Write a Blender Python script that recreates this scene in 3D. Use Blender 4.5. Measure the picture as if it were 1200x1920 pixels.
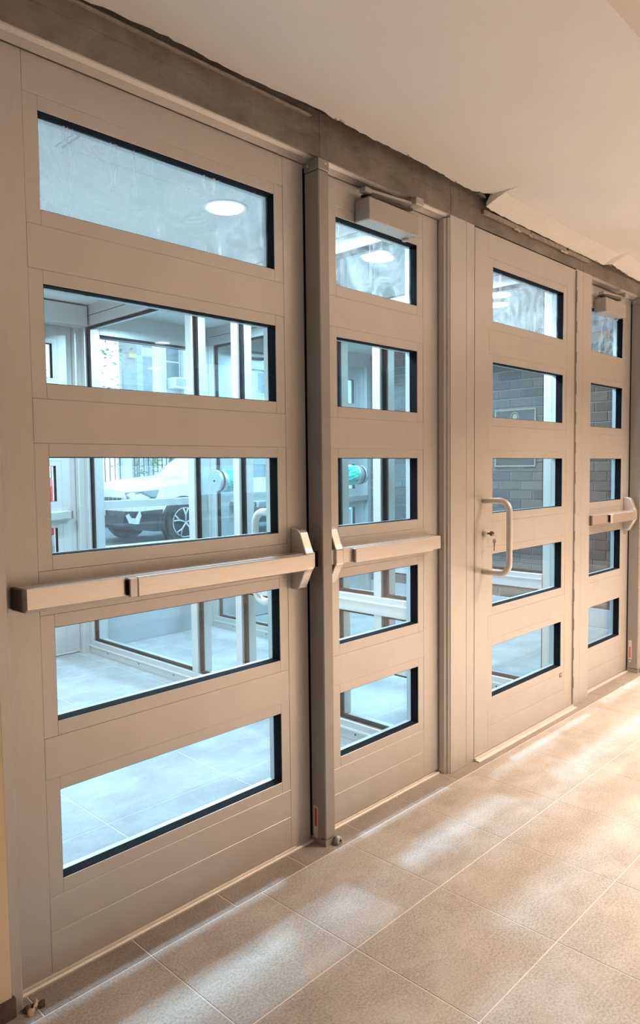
import bpy, bmesh, math, random
from mathutils import Vector, Matrix
random.seed(7)
sc = bpy.context.scene
for o in list(bpy.data.objects): bpy.data.objects.remove(o, do_unlink=True)
COL = sc.collection

# ------------------------------------------------------------------ camera
cam = bpy.data.cameras.new('camera'); camo = bpy.data.objects.new('camera', cam); COL.objects.link(camo)
YAW, PITCH, ROLL, FPX = math.radians(43.9725), math.radians(3.4833), math.radians(-0.6485), 1357.65
_f = Vector((math.cos(YAW)*math.cos(PITCH), math.sin(YAW)*math.cos(PITCH), -math.sin(PITCH)))
_r0 = Vector((math.sin(YAW), -math.cos(YAW), 0)); _u0 = _r0.cross(_f)
_r = math.cos(ROLL)*_r0 + math.sin(ROLL)*_u0; _u = -math.sin(ROLL)*_r0 + math.cos(ROLL)*_u0
M = Matrix((( _r.x, _u.x, -_f.x, -0.7974), (_r.y, _u.y, -_f.y, -1.6626), (_r.z, _u.z, -_f.z, 1.2441), (0, 0, 0, 1)))
camo.matrix_world = M
cam.sensor_fit = 'VERTICAL'; cam.sensor_height = 36.0; cam.lens = 36.0*FPX/1920.0
cam.clip_start = 0.02; cam.clip_end = 300
sc.camera = camo

# ------------------------------------------------------------------ world, exposure
w = bpy.data.worlds.new('overcast_sky'); sc.world = w; w.use_nodes = True
bg = w.node_tree.nodes['Background']; bg.inputs[0].default_value = (0.72, 0.88, 1.0, 1); bg.inputs[1].default_value = 4.6
vs = sc.view_settings
vs.view_transform = 'Standard'; vs.look = 'None'; vs.gamma = 1.0; vs.exposure = -0.17
try: vs.use_curve_mapping = False
except Exception: pass
sc.cycles.max_bounces = 10; sc.cycles.transparent_max_bounces = 48; sc.cycles.diffuse_bounces = 5
sc.cycles.caustics_reflective = False; sc.cycles.caustics_refractive = False
sc.cycles.sample_clamp_indirect = 6.0

WARM = (1.0, 0.735, 0.54); COOL = (0.64, 0.86, 1.0)
LOBBY_LAMPS = [(2.72, -1.9, 1.4), (4.4, -1.9, 1.12), (0.3, -3.0, 0.22), (4.08, -5.49, 0.3), (1.2, -5.49, 0.12), (6.4, -3.2, 0.5)]
LOBBY_W, VEST_W = 86.0, 62.0
VEST_LAMPS = [(1.155, 0.75), (2.12, 0.74), (3.6, 0.9), (0.55, 2.1), (2.2, 2.2), (3.75, 2.2)]

# ------------------------------------------------------------------ materials
MATS = {}
def nmat(name):
    m = bpy.data.materials.new(name); m.use_nodes = True; nt = m.node_tree
    b = nt.nodes['Principled BSDF']; MATS[name] = m
    return m, nt, b
def tex(nt, scale, detail=3, rough=0.5, vscale=None, coord='Object', dist=0.0):
    tc = nt.nodes.new('ShaderNodeTexCoord'); mp = nt.nodes.new('ShaderNodeMapping')
    nt.links.new(tc.outputs[coord], mp.inputs[0])
    if vscale: mp.inputs['Scale'].default_value = vscale
    n = nt.nodes.new('ShaderNodeTexNoise'); n.inputs['Scale'].default_value = scale
    n.inputs['Detail'].default_value = detail; n.inputs['Roughness'].default_value = rough; n.inputs['Distortion'].default_value = dist
    nt.links.new(mp.outputs[0], n.inputs['Vector']); return n
def worldtex(nt, scale, detail=3, rough=0.5, vscale=None, dist=0.0):
    g = nt.nodes.new('ShaderNodeNewGeometry'); mp = nt.nodes.new('ShaderNodeMapping')
    nt.links.new(g.outputs['Position'], mp.inputs[0])
    if vscale: mp.inputs['Scale'].default_value = vscale
    n = nt.nodes.new('ShaderNodeTexNoise'); n.inputs['Scale'].default_value = scale
    n.inputs['Detail'].default_value = detail; n.inputs['Roughness'].default_value = rough; n.inputs['Distortion'].default_value = dist
    nt.links.new(mp.outputs[0], n.inputs['Vector']); return n
def ramp(nt, src, stops):
    r = nt.nodes.new('ShaderNodeValToRGB'); e = r.color_ramp.elements
    while len(e) < len(stops): e.new(0.5)
    for el, (p, c) in zip(e, stops):
        el.position = p; el.color = (c[0], c[1], c[2], 1) if not isinstance(c, (int, float)) else (c, c, c, 1)
    nt.links.new(src, r.inputs[0]); return r.outputs[0]
def mixc(nt, fac, a, b, mode='MIX'):
    x = nt.nodes.new('ShaderNodeMix'); x.data_type = 'RGBA'; x.blend_type = mode
    for i, v in ((0, fac), (6, a), (7, b)):
        if hasattr(v, 'is_output'): nt.links.new(v, x.inputs[i])
        else: x.inputs[i].default_value = v if isinstance(v, (int, float)) else (v[0], v[1], v[2], 1)
    return x.outputs[2]
def bump(nt, b, src, strength, dist=0.002):
    n = nt.nodes.new('ShaderNodeBump'); n.inputs['Strength'].default_value = strength; n.inputs['Distance'].default_value = dist
    nt.links.new(src, n.inputs['Height']); nt.links.new(n.outputs[0], b.inputs['Normal'])
def simple(name, col, rough=0.5, metal=0.0, var=0.06, scale=12, vscale=None, spec=0.5, bmp=0.0):
    m, nt, b = nmat(name)
    n = worldtex(nt, scale, 4, 0.6, vscale)
    lo = [c*(1-var) for c in col]; hi = [min(1, c*(1+var)) for c in col]
    nt.links.new(ramp(nt, n.outputs[0], [(0.3, lo), (0.7, hi)]), b.inputs['Base Color'])
    b.inputs['Roughness'].default_value = rough; b.inputs['Metallic'].default_value = metal
    b.inputs['Specular IOR Level'].default_value = spec
    if bmp: bump(nt, b, n.outputs[0], bmp)
    return m
simple('aluminium', (0.63, 0.605, 0.58), 0.42, 0.6, 0.035, 9, (1, 1, 1))
simple('aluminium_brushed', (0.63, 0.605, 0.58), 0.40, 0.6, 0.025, 8, (14, 14, 1))
simple('post_aluminium', (0.38, 0.36, 0.34), 0.42, 0.35, 0.04, 10)
simple('closer_paint', (0.49, 0.465, 0.435), 0.45, 0.25, 0.04, 20)
simple('steel', (0.80, 0.76, 0.72), 0.29, 0.85, 0.06, 20, (1, 30, 30))
simple('steel_satin', (0.78, 0.74, 0.70), 0.36, 0.5, 0.04, 20)
simple('steel_cool', (0.50, 0.51, 0.52), 0.32, 0.6, 0.05, 20)
simple('dark_plastic', (0.14, 0.11, 0.09), 0.55, 0, 0.1, 30)
simple('black_gasket', (0.006, 0.0065, 0.008), 0.8, 0, 0.1, 40, None, 0.12)
simple('gap_dark', (0.03, 0.025, 0.022), 0.8, 0, 0.1, 40)
simple('brass', (0.26, 0.205, 0.15), 0.35, 0.6, 0.1, 60)
simple('label_white', (0.78, 0.72, 0.66), 0.6, 0, 0.05, 60)
simple('label_red', (0.62, 0.10, 0.06), 0.55, 0, 0.15, 90)
simple('plate_red', (0.30, 0.05, 0.035), 0.5, 0, 0.5, 260)
simple('cream_paint', (0.80, 0.68, 0.50), 0.65, 0, 0.04, 3)
simple('lobby_wall', (0.42, 0.36, 0.29), 0.7, 0, 0.04, 3)
simple('white_paint', (0.80, 0.78, 0.75), 0.7, 0, 0.03, 3)
simple('plinth', (0.42, 0.42, 0.42), 0.7, 0, 0.08, 5)
simple('panel_grey', (0.36, 0.40, 0.42), 0.5, 0.1, 0.04, 3)
simple('base_dark', (0.11, 0.085, 0.065), 0.8, 0, 0.35, 30, None, 0.4, 0.6)
simple('mortar', (0.22, 0.22, 0.22), 0.9, 0, 0.1, 30)
simple('grout', (0.76, 0.73, 0.70), 0.85, 0, 0.08, 40)
simple('grout_vestibule', (0.62, 0.64, 0.65), 0.85, 0, 0.08, 40)
simple('torn_paper', (0.62, 0.50, 0.41), 0.85, 0, 0.15, 60)
simple('green_board', (0.20, 0.27, 0.20), 0.8, 0, 0.12, 50)
simple('grey_bead', (0.36, 0.31, 0.27), 0.6, 0.2, 0.2, 40)
simple('blue_tape', (0.08, 0.20, 0.55), 0.6, 0, 0.15, 12)
simple('bronze', (0.045, 0.038, 0.034), 0.5, 0.2, 0.15, 30)
simple('bronze_edge', (0.30, 0.23, 0.14), 0.5, 0.3, 0.1, 30)
simple('green_wrap', (0.0, 0.42, 0.33), 0.28, 0.0, 0.25, 30, None, 0.7, 0.8)
simple('car_white', (0.82, 0.82, 0.82), 0.2, 0, 0.01, 2)
simple('car_red', (0.55, 0.02, 0.03), 0.2, 0, 0.05, 2)
simple('car_glass', (0.10, 0.14, 0.16), 0.08, 0, 0.05, 2, None, 0.8)
simple('car_dark', (0.035, 0.04, 0.045), 0.5, 0, 0.1, 8)
simple('car_silver', (0.62, 0.63, 0.64), 0.3, 0.4, 0.03, 8)
simple('tail_red', (0.7, 0.02, 0.02), 0.2, 0, 0.05, 8)
simple('rubber', (0.02, 0.02, 0.022), 0.7, 0, 0.1, 20)
simple('asphalt', (0.16, 0.165, 0.17), 0.9, 0, 0.15, 20)
simple('sidewalk', (0.48, 0.48, 0.48), 0.9, 0, 0.06, 6)
simple('facade_grey', (0.34, 0.36, 0.40), 0.85, 0, 0.12, 6)
simple('facade_pale', (0.74, 0.73, 0.70), 0.85, 0, 0.05, 6)
simple('facade_brick', (0.42, 0.36, 0.33), 0.85, 0, 0.15, 14)
simple('bark', (0.15, 0.12, 0.10), 0.9, 0, 0.3, 20)
simple('leaf', (0.10, 0.22, 0.06), 0.6, 0, 0.5, 3)
simple('leaf_light', (0.22, 0.42, 0.10), 0.6, 0, 0.4, 6)
simple('terracotta', (0.42, 0.20, 0.13), 0.8, 0, 0.1, 10)
simple('flower_pink', (0.65, 0.20, 0.25), 0.7, 0, 0.2, 20)
simple('iron', (0.03, 0.03, 0.035), 0.5, 0.5, 0.1, 10)
simple('sign_yellow', (0.70, 0.55, 0.25), 0.6, 0, 0.1, 10)

# header: smeared galvanised metal, its dark colour partly painted-in shade from the low ceiling
m, nt, b = nmat('header_smeared_shaded')
n1 = worldtex(nt, 7, 6, 0.65, (1, 1, 1.6), 0.6); n2 = worldtex(nt, 3.0, 3, 0.5, (2, 1, 0.35))
c1 = ramp(nt, n1.outputs[0], [(0.3, (0.20, 0.175, 0.152)), (0.72, (0.36, 0.325, 0.29))])
c2 = ramp(nt, n2.outputs[0], [(0.35, (0.80, 0.78, 0.76)), (0.7, (1, 1, 1))])
nt.links.new(mixc(nt, 1.0, c1, c2, 'MULTIPLY'), b.inputs['Base Color'])
b.inputs['Roughness'].default_value = 0.5; b.inputs['Metallic'].default_value = 0.3

# ceiling plaster with a few scuffs
m, nt, b = nmat('ceiling_plaster')
n1 = worldtex(nt, 2.2, 4, 0.6); n2 = worldtex(nt, 9, 4, 0.7, (1, 2.4, 1), 1.2)
c1 = ramp(nt, n1.outputs[0], [(0.3, (0.80, 0.785, 0.765)), (0.7, (0.85, 0.835, 0.815))])
sm = ramp(nt, n2.outputs[0], [(0.735, 0.0), (0.77, 0.5)])
nt.links.new(mixc(nt, sm, c1, (0.42, 0.31, 0.24)), b.inputs['Base Color'])
b.inputs['Roughness'].default_value = 0.85; bump(nt, b, n1.outputs[0], 0.12, 0.01)

# lobby floor tile: speckled grey stone, dusty in patches
def tile_mat(name, lo, hi, dust, dustmax):
    m, nt, b = nmat(name)
    oi = nt.nodes.new('ShaderNodeObjectInfo')
    n1 = worldtex(nt, 160, 3, 0.7); n2 = worldtex(nt, 3.2, 5, 0.6, None, 0.8); n3 = worldtex(nt, 5.5, 6, 0.65, (1, 1.6, 1), 0.5); n4 = worldtex(nt, 420, 2, 0.6)
    c1 = ramp(nt, n1.outputs[0], [(0.40, lo), (0.58, hi)])
    c2 = ramp(nt, n2.outputs[0], [(0.3, (0.78, 0.75, 0.72)), (0.68, (1, 1, 1))])
    col = mixc(nt, 1.0, c1, c2, 'MULTIPLY')
    rv = ramp(nt, oi.outputs['Random'], [(0.0, (0.94, 0.94, 0.94)), (1.0, (1, 1, 1))])
    col = mixc(nt, 1.0, col, rv, 'MULTIPLY')
    sp = ramp(nt, n4.outputs[0], [(0.70, 0.0), (0.76, 0.5)])
    col = mixc(nt, sp, col, dust)
    d = ramp(nt, n3.outputs[0], [(0.46, 0.0), (0.68, dustmax)])
    nt.links.new(mixc(nt, d, col, dust), b.inputs['Base Color'])
    b.inputs['Roughness'].default_value = 0.55; b.inputs['Specular IOR Level'].default_value = 0.35
    bump(nt, b, n1.outputs[0], 0.08, 0.001)
tile_mat('lobby_tile', (0.41, 0.39, 0.365), (0.58, 0.555, 0.525), (0.70, 0.69, 0.68), 0.28)
tile_mat('border_tile', (0.28, 0.25, 0.23), (0.39, 0.355, 0.33), (0.5, 0.47, 0.44), 0.2)
tile_mat('vestibule_tile', (0.33, 0.335, 0.34), (0.38, 0.385, 0.39), (0.46, 0.465, 0.47), 0.4)

# brick, colour varies from piece to piece
m, nt, b = nmat('brick')
oi = nt.nodes.new('ShaderNodeObjectInfo'); n1 = worldtex(nt, 30, 5, 0.7)
c1 = ramp(nt, oi.outputs['Random'], [(0.0, (0.055, 0.041, 0.037)), (0.4, (0.088, 0.066, 0.058)), (0.75, (0.13, 0.096, 0.08)), (1.0, (0.075, 0.067, 0.062))])
c2 = ramp(nt, n1.outputs[0], [(0.3, (0.7, 0.7, 0.7)), (0.7, (1.1, 1.1, 1.1))])
nt.links.new(mixc(nt, 1.0, c1, c2, 'MULTIPLY'), b.inputs['Base Color']); b.inputs['Roughness'].default_value = 0.85; bump(nt, b, n1.outputs[0], 0.5, 0.004)

# glass: tinted clear pane with mirror reflection by angle, and wiped-on haze
def glass(name, tint, haze, drips=0.0, hmin=0.0):
    m = bpy.data.materials.new(name); m.use_nodes = True; nt = m.node_tree; nt.nodes.clear(); MATS[name] = m
    out = nt.nodes.new('ShaderNodeOutputMaterial'); tr = nt.nodes.new('ShaderNodeBsdfTransparent'); tr.inputs[0].default_value = (*tint, 1)
    gl = nt.nodes.new('ShaderNodeBsdfGlossy'); gl.inputs['Roughness'].default_value = 0.0; gl.inputs[0].default_value = (1, 1, 1, 1)
    lw = nt.nodes.new('ShaderNodeLayerWeight'); lw.inputs[0].default_value = 0.5
    pw = nt.nodes.new('ShaderNodeMath'); pw.operation = 'POWER'; pw.inputs[1].default_value = 5; nt.links.new(lw.outputs['Facing'], pw.inputs[0])
    ml = nt.nodes.new('ShaderNodeMath'); ml.operation = 'MULTIPLY_ADD'; ml.inputs[1].default_value = 0.85; ml.inputs[2].default_value = 0.03; nt.links.new(pw.outputs[0], ml.inputs[0])
    mx = nt.nodes.new('ShaderNodeMixShader'); nt.links.new(ml.outputs[0], mx.inputs[0]); nt.links.new(tr.outputs[0], mx.inputs[1]); nt.links.new(gl.outputs[0], mx.inputs[2])
    last = mx.outputs[0]
    if haze > 0:
        df = nt.nodes.new('ShaderNodeBsdfDiffuse'); df.inputs[0].default_value = (0.8, 0.85, 0.88, 1)
        tl = nt.nodes.new('ShaderNodeBsdfTranslucent'); tl.inputs[0].default_value = (0.85, 0.88, 0.9, 1)
        ad = nt.nodes.new('ShaderNodeMixShader'); ad.inputs[0].default_value = 0.6; nt.links.new(df.outputs[0], ad.inputs[1]); nt.links.new(tl.outputs[0], ad.inputs[2])
        n1 = worldtex(nt, 7, 8, 0.72, None, 1.5); f = ramp(nt, n1.outputs[0], [(0.42, hmin), (0.75, haze)])
        if drips > 0:
            n2 = worldtex(nt, 1.0, 2, 0.5, (75, 1, 1.6), 0.0); n3 = worldtex(nt, 5, 2, 0.5)
            d1 = ramp(nt, n2.outputs[0], [(0.60, 0.0), (0.64, drips)]); d2 = ramp(nt, n3.outputs[0], [(0.48, 0.0), (0.56, 1.0)])
            f = mixc(nt, 1.0, f, mixc(nt, 1.0, d1, d2, 'MULTIPLY'), 'ADD')
        m2 = nt.nodes.new('ShaderNodeMixShader'); nt.links.new(f, m2.inputs[0]); nt.links.new(last, m2.inputs[1]); nt.links.new(ad.outputs[0], m2.inputs[2]); last = m2.outputs[0]
    nt.links.new(last, out.inputs[0])
glass('glass_clean', (0.89, 0.955, 0.985), 0.012)
glass('glass_smeared', (0.89, 0.955, 0.985), 0.42, 0.6, 0.05)
glass('glass_partition', (0.87, 0.945, 0.965), 0.015)
def emis(name, col, s):
    m = bpy.data.materials.new(name); m.use_nodes = True; nt = m.node_tree; nt.nodes.clear(); MATS[name] = m
    o = nt.nodes.new('ShaderNodeOutputMaterial'); e = nt.nodes.new('ShaderNodeEmission'); e.inputs[0].default_value = (*col, 1); e.inputs[1].default_value = s
    nt.links.new(e.outputs[0], o.inputs[0])
emis('lamp_cool', (0.85, 0.95, 1.0), 14.0); emis('lamp_warm', (1.0, 0.86, 0.70), 12.0)

# ------------------------------------------------------------------ mesh helpers
_cache = {}
def finish(me, mat):
    me.materials.clear(); me.materials.append(MATS[mat])
def boxmesh(dx, dy, dz, mat, bev):
    k = ('b', round(dx, 5), round(dy, 5), round(dz, 5), mat, bev)
    if k in _cache: return _cache[k]
    bm = bmesh.new(); bmesh.ops.create_cube(bm, size=1.0)
    for v in bm.verts: v.co = Vector((v.co.x*dx, v.co.y*dy, v.co.z*dz))
    if bev > 0: bmesh.ops.bevel(bm, geom=bm.edges[:], offset=min(bev, 0.45*min(dx, dy, dz)), segments=1 if bev < 0.004 else 3, affect='EDGES', profile=0.5)
    me = bpy.data.meshes.new('box'); bm.to_mesh(me); bm.free(); finish(me, mat)
    _cache[k] = me; return me
def O(name, me, parent=None, loc=(0, 0, 0), rot=None):
    o = bpy.data.objects.new(name, me); COL.objects.link(o); o.location = loc
    if rot: o.rotation_euler = rot
    if parent: o.parent = parent
    return o
def wloc(o):
    v = Vector(o.location)
    while o.parent: o = o.parent; v = v + Vector(o.location)
    return v
def box(name, x0, x1, y0, y1, z0, z1, mat, parent=None, bev=0.0):
    c = Vector(((x0+x1)/2, (y0+y1)/2, (z0+z1)/2))
    if parent: c = c - wloc(parent)
    return O(name, boxmesh(abs(x1-x0), abs(y1-y0), abs(z1-z0), mat, bev), parent, c)
def raw(name, verts, faces, mat, parent=None, smooth=False, kind=None):
    vs_ = [Vector(v) for v in verts]; c = sum(vs_, Vector())/len(vs_)
    me = bpy.data.meshes.new(name); me.from_pydata([tuple(v-c) for v in vs_], [], faces); me.update()
    bm = bmesh.new(); bm.from_mesh(me); bmesh.ops.recalc_face_normals(bm, faces=bm.faces[:]); bm.to_mesh(me); bm.free()
    finish(me, mat)
    if smooth:
        for p in me.polygons: p.use_smooth = True
    loc = c - wloc(parent) if parent else c
    o = O(name, me, parent, loc)
    if kind: o['kind'] = kind
    return o
def prism(name, pts, axis, a, b, mat, parent=None, bev=0.0):
    """closed 2D outline extruded along axis from a to b; axis x: pts=(y,z); y: (x,z); z: (x,y)"""
    def P(p, t): return {'x': (t, p[0], p[1]), 'y': (p[0], t, p[1]), 'z': (p[0], p[1], t)}[axis]
    n = len(pts); v = [P(p, a) for p in pts] + [P(p, b) for p in pts]
    f = [tuple(range(n)), tuple(range(2*n-1, n-1, -1))] + [(i, (i+1) % n, n+(i+1) % n, n+i) for i in range(n)]
    o = raw(name, v, f, mat, parent)
    if bev:
        bm = bmesh.new(); bm.from_mesh(o.data); bmesh.ops.bevel(bm, geom=bm.edges[:], offset=bev, segments=2, affect='EDGES', profile=0.5); bm.to_mesh(o.data); bm.free()
    return o
def tube(name, path, r, mat, parent=None, seg=14, closed=False, cap=True):
    path = [Vector(p) for p in path]; n = len(path); v = []; f = []
    prevn = None
    for i, p in enumerate(path):
        t = (path[(i+1) % n]-path[i-1]) if (closed or 0 < i < n-1) else (path[1]-path[0] if i == 0 else path[-1]-path[-2])
        t.normalize()
        if prevn is None: nn = t.orthogonal().normalized()
        else: nn = (prevn - t*prevn.dot(t)).normalized()
        prevn = nn; bb = t.cross(nn)
        rr = r[i] if isinstance(r, (list, tuple)) else r
        for k in range(seg):
            a = 2*math.pi*k/seg; v.append(p + (nn*math.cos(a)+bb*math.sin(a))*rr)
    for i in range(n if closed else n-1):
        j = (i+1) % n
        for k in range(seg):
            f.append((i*seg+k, i*seg+(k+1) % seg, j*seg+(k+1) % seg, j*seg+k))
    if cap and not closed: f.append(tuple(range(seg-1, -1, -1))); f.append(tuple(range((n-1)*seg, n*seg)))
    o = raw(name, v, f, mat, parent)
    for p in o.data.polygons: p.use_smooth = len(p.vertices) == 4
    return o
def cyl(name, c, axis, r, L, mat, parent=None, seg=24, r2=None):
    a = {'x': Vector((1, 0, 0)), 'y': Vector((0, 1, 0)), 'z': Vector((0, 0, 1))}[axis]
    c = Vector(c); return tube(name, [c-a*L/2, c+a*L/2], [r, r if r2 is None else r2], mat, parent, seg)
def empty(name, loc):
    o = bpy.data.objects.new(name, None); COL.objects.link(o); o.location = loc; o.empty_display_size = 0.05; return o
def tag(o, label, cat, group=None, kind=None):
    o['label'] = label; o['category'] = cat
    if group: o['group'] = group
    if kind: o['kind'] = kind
    return o
def copy_tree(o, off, parent=None):
    c = o.copy(); COL.objects.link(c); c.parent = parent
    if parent is None: c.location = Vector(o.location)+Vector(off)
    for ch in list(o.children): copy_tree(ch, off, c)
    return c
S = 'structure'

# ------------------------------------------------------------------ lobby shell
FL = tag(box('floor', -3.0, 8.0, -7.0, 0.10, -0.12, -0.0012, 'grout'), 'lobby floor of square speckled beige stone tiles with pale joints', 'floor', kind=S)
TP, TD, X0, Y0, G = 0.378, 0.3665, 0.179, -0.1005, 0.0032
for j in range(9):
    y1 = Y0 - j*TD; y0 = y1 - TD
    for i in range(-3, 14):
        if j > 4 and i > 9: continue
        x0 = X0 + i*TP
        box('floor_tile', x0+G/2, x0+TP-G/2, y0+G/2, y1-G/2, -0.010, 0.0, 'lobby_tile', FL, 0.0008)
for i in range(-2, 17):
    x0 = X0 + i*0.2835
    box('border_tile', x0+G/2, x0+0.2835-G/2, Y0+G/2, -0.012, -0.010, 0.0, 'border_tile', FL, 0.0008)
WL = tag(box('wall_left', -3.12, -3.0, -7.0, 0.0, 0, 2.72, 'lobby_wall'), 'cream lobby wall at the far left behind the viewer', 'wall', kind=S)
tag(box('wall_right', 8.0, 8.12, -7.0, 0.0, 0, 2.72, 'lobby_wall'), 'cream lobby wall at the far right end', 'wall', kind=S)
tag(box('wall_back', -3.0, 8.0, -7.12, -7.0, 0, 2.72, 'lobby_wall'), 'cream lobby wall behind the viewer, facing the doors', 'wall', kind=S)
tag(box('wall_front', -3.0, -0.156, -0.050, 0.10, 0.045, 2.70, 'cream_paint', None), 'cream painted wall left of the first door', 'wall', kind=S)
tag(box('baseboard_front', -3.0, -0.150, -0.058, 0.0, 0, 0.046, 'base_dark', None), 'dark rough baseboard strip under the cream wall', 'baseboard', kind=S)
tag(box('wall_front', 4.66, 8.0, -0.050, 0.10, 0, 2.70, 'cream_paint', None), 'cream painted wall beyond the last door at the right', 'wall', kind=S)
tag(box('wall_front', -0.156, 4.66, -0.02, 0.10, 2.3605, 2.72, 'white_paint', None), 'plaster wall hidden above the metal door header', 'wall', kind=S)
tag(box('ceiling', -3.0, 8.0, -7.0, 0.10, 2.72, 2.82, 'ceiling_plaster'), 'higher cream lobby ceiling beyond the dropped edge', 'ceiling', kind=S)

# dropped plaster ceiling with its torn edge along the header
EDGE = [(-3.0, -.062, 0), (-.2, -.060, 0), (.085, -.060, 0), (.16, -.069, 0), (.288, -.077, 0), (.425, -.071, 0), (.593, -.070, 0), (.767, -.084, 0), (.851, -.091, 0), (.922, -.079, 0), (.956, -.084, 0), (1.126, -.074, 0), (1.295, -.079, 0), (1.422, -.078, 0), (1.654, -.063, 0), (1.751, -.060, 0), (1.80, -.075, 0), (1.838, -.105, 0), (1.842, -.068, 1), (1.942, -.060, 1), (2.273, -.056, 1), (2.557, -.052, 1), (2.80, -.050, 1), (2.923, -.049, 1), (3.0, -.050, 1), (3.04, -.050, 1), (3.062, -.085, 1), (3.239, -.068, 1), (3.386, -.057, 1), (3.66, -.050, 1), (8.0, -.050, 1)]
xs_, ys_, ls_ = [], [], []
for (a, b_) in zip(EDGE[:-1], EDGE[1:]):
    n = max(1, int((b_[0]-a[0])/0.022)) if a[0] > -0.3 and b_[0] < 4 else 1
    for k in range(n):
        t = k/n; xs_.append(a[0]+(b_[0]-a[0])*t); ys_.append(a[1]+(b_[1]-a[1])*t + (random.uniform(-.0045, .003) if n > 1 else 0)); ls_.append(a[2]+(b_[2]-a[2])*t)
xs_.append(8.0); ys_.append(-.05); ls_.append(1)
rows = [0, .02, .05, .10, .17, .26, .38, .55, 1.0]
V, F = [], []
def drop(d): return max(0.0, 1 - d/0.11)**1.2
for x, ye, l in zip(xs_, ys_, ls_):
    V.append((x, min(ye, -.0485), 2.352 - 0.042*l))
    for t in rows:
        y = ye + (-.925-ye)*t; d = abs(y-ye)
        V.append((x, y, 2.335 - 0.042*l*drop(d)))
    V.append((x, -.925, 2.72))
nr = len(rows)+2
for i in range(len(xs_)-1):
    for k in range(nr-1): F.append((i*nr+k, i*nr+k+1, (i+1)*nr+k+1, (i+1)*nr+k))
SOF = raw('ceiling', V, F, 'ceiling_plaster'); tag(SOF, 'low pinkish plaster ceiling with a torn ragged edge above the doors', 'ceiling', kind=S)
# scraps that hang at the torn edge
raw('board_scrap', [(1.775, -.082, 2.326), (1.83, -.078, 2.322), (1.845, -.052, 2.334), (1.79, -.052, 2.340), (1.775, -.082, 2.334), (1.83, -.078, 2.330), (1.845, -.052, 2.341), (1.79, -.052, 2.347)], [(0, 1, 2, 3), (7, 6, 5, 4), (0, 4, 5, 1), (1, 5, 6, 2), (2, 6, 7, 3), (3, 7, 4, 0)], 'green_board', SOF)['label'] = 'green torn board scrap'
for (a, b_, z) in [(1.85, 2.24, 2.283), (2.25, 2.60, 2.281), (2.62, 2.86, 2.279)]:
    box('edge_bead', a, b_, -.058, -.0475, z-.012, z+.006, 'grey_bead', SOF, .001)['label'] = 'grey metal edge bead under the torn plaster'
for (x, dx, z) in [(2.10, .06, 2.268), (2.235, .05, 2.272), (2.54, .07, 2.266), (2.60, .03, 2.27), (2.80, .05, 2.27)]:
    v = []
    for k in range(5):
        t = k/4; v += [(x+dx*t, -.0535-random.uniform(0, .006), z+random.uniform(.004, .008)), (x+dx*t, -.0535-random.uniform(.0, .004), z-random.uniform(0, .008))]
    v2 = [(a, b_+.003, c) for a, b_, c in v]; n = len(v)
    f = [(2*k, 2*k+1, 2*k+3, 2*k+2) for k in range(4)] + [(n+2*k, n+2*k+2, n+2*k+3, n+2*k+1) for k in range(4)] + [(2*k, 2*k+2, n+2*k+2, n+2*k) for k in range(4)] + [(2*k+1, n+2*k+1, n+2*k+3, 2*k+3) for k in range(4)] + [(0, n, n+1, 1), (8, 9, n+9, n+8)]
    raw('torn_paper', v+v2, f, 'torn_paper', SOF)
for (x, y, l) in [(.945, -.088, .018), (.925, -.085, .012), (1.62, -.07, .014), (3.045, -.082, .022), (3.30, -.07, .02), (1.30, -.084, .012), (2.93, -.06, .02)]:
    a = random.uniform(-.6, .6)
    z = 2.335 if x < 1.84 else 2.29
    p0 = Vector((x, y, z-.001)); d = Vector((math.cos(a)*l, -abs(math.sin(a))*l*.5, -.004)); wv = Vector((.003, .004, 0))
    vv = [p0-wv, p0+wv, p0+d+wv*.4, p0+d-wv*.4]; vv2 = [q+Vector((0, 0, .002)) for q in vv]
    raw('torn_paper', vv+vv2, [(0, 1, 2, 3), (7, 6, 5, 4), (0, 4, 5, 1), (1, 5, 6, 2), (2, 6, 7, 3), (3, 7, 4, 0)], 'torn_paper', SOF)

# ------------------------------------------------------------------ door frame of the lobby wall
YF, YB = -0.046, 0.062
FR = tag(empty('trim_1', (1.7, 0, 0)), 'brushed aluminium door frame with smeared, shade-toned header along the lobby doors', 'door frame', kind=S)
HL = 2.217
for (a, b_) in [(-.156, .895), (.8955, 1.6245), (1.6255, 2.81), (2.811, 4.66)]:
    box('header', a, b_, YF, YB, HL, 2.288, 'header_smeared_shaded', FR, .001)
    box('header', a, b_, YF+.0015, YB, 2.2885, 2.36, 'header_smeared_shaded', FR, .001)
box('header_angle', -.156, .85, YF-.010, YF+.004, 2.327, 2.333, 'grey_bead', FR, .0008)
STOPZ = [(YF+.001, HL), (-.040, HL-.001), (-.030, HL-.008), (-.026, HL-.009), (-.005, HL-.016), (-.004, HL-.014), (.03, HL-.014), (.03, HL)]
def stop_header(a, b_): prism('header_stop', STOPZ, 'x', a, b_, 'aluminium', FR)
stop_header(-.125, 1.6245); stop_header(2.917, 4.58)
def jamb(x0, x1, zt=HL): box('jamb', x0, x1, YF, YB, 0.0, zt, 'aluminium_brushed', FR, .0012)
jamb(-.155, -.131); jamb(1.624, 1.7375); jamb(1.7385, 1.797); jamb(2.732, 2.8135); jamb(2.8145, 2.917); jamb(4.585, 4.66)
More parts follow.
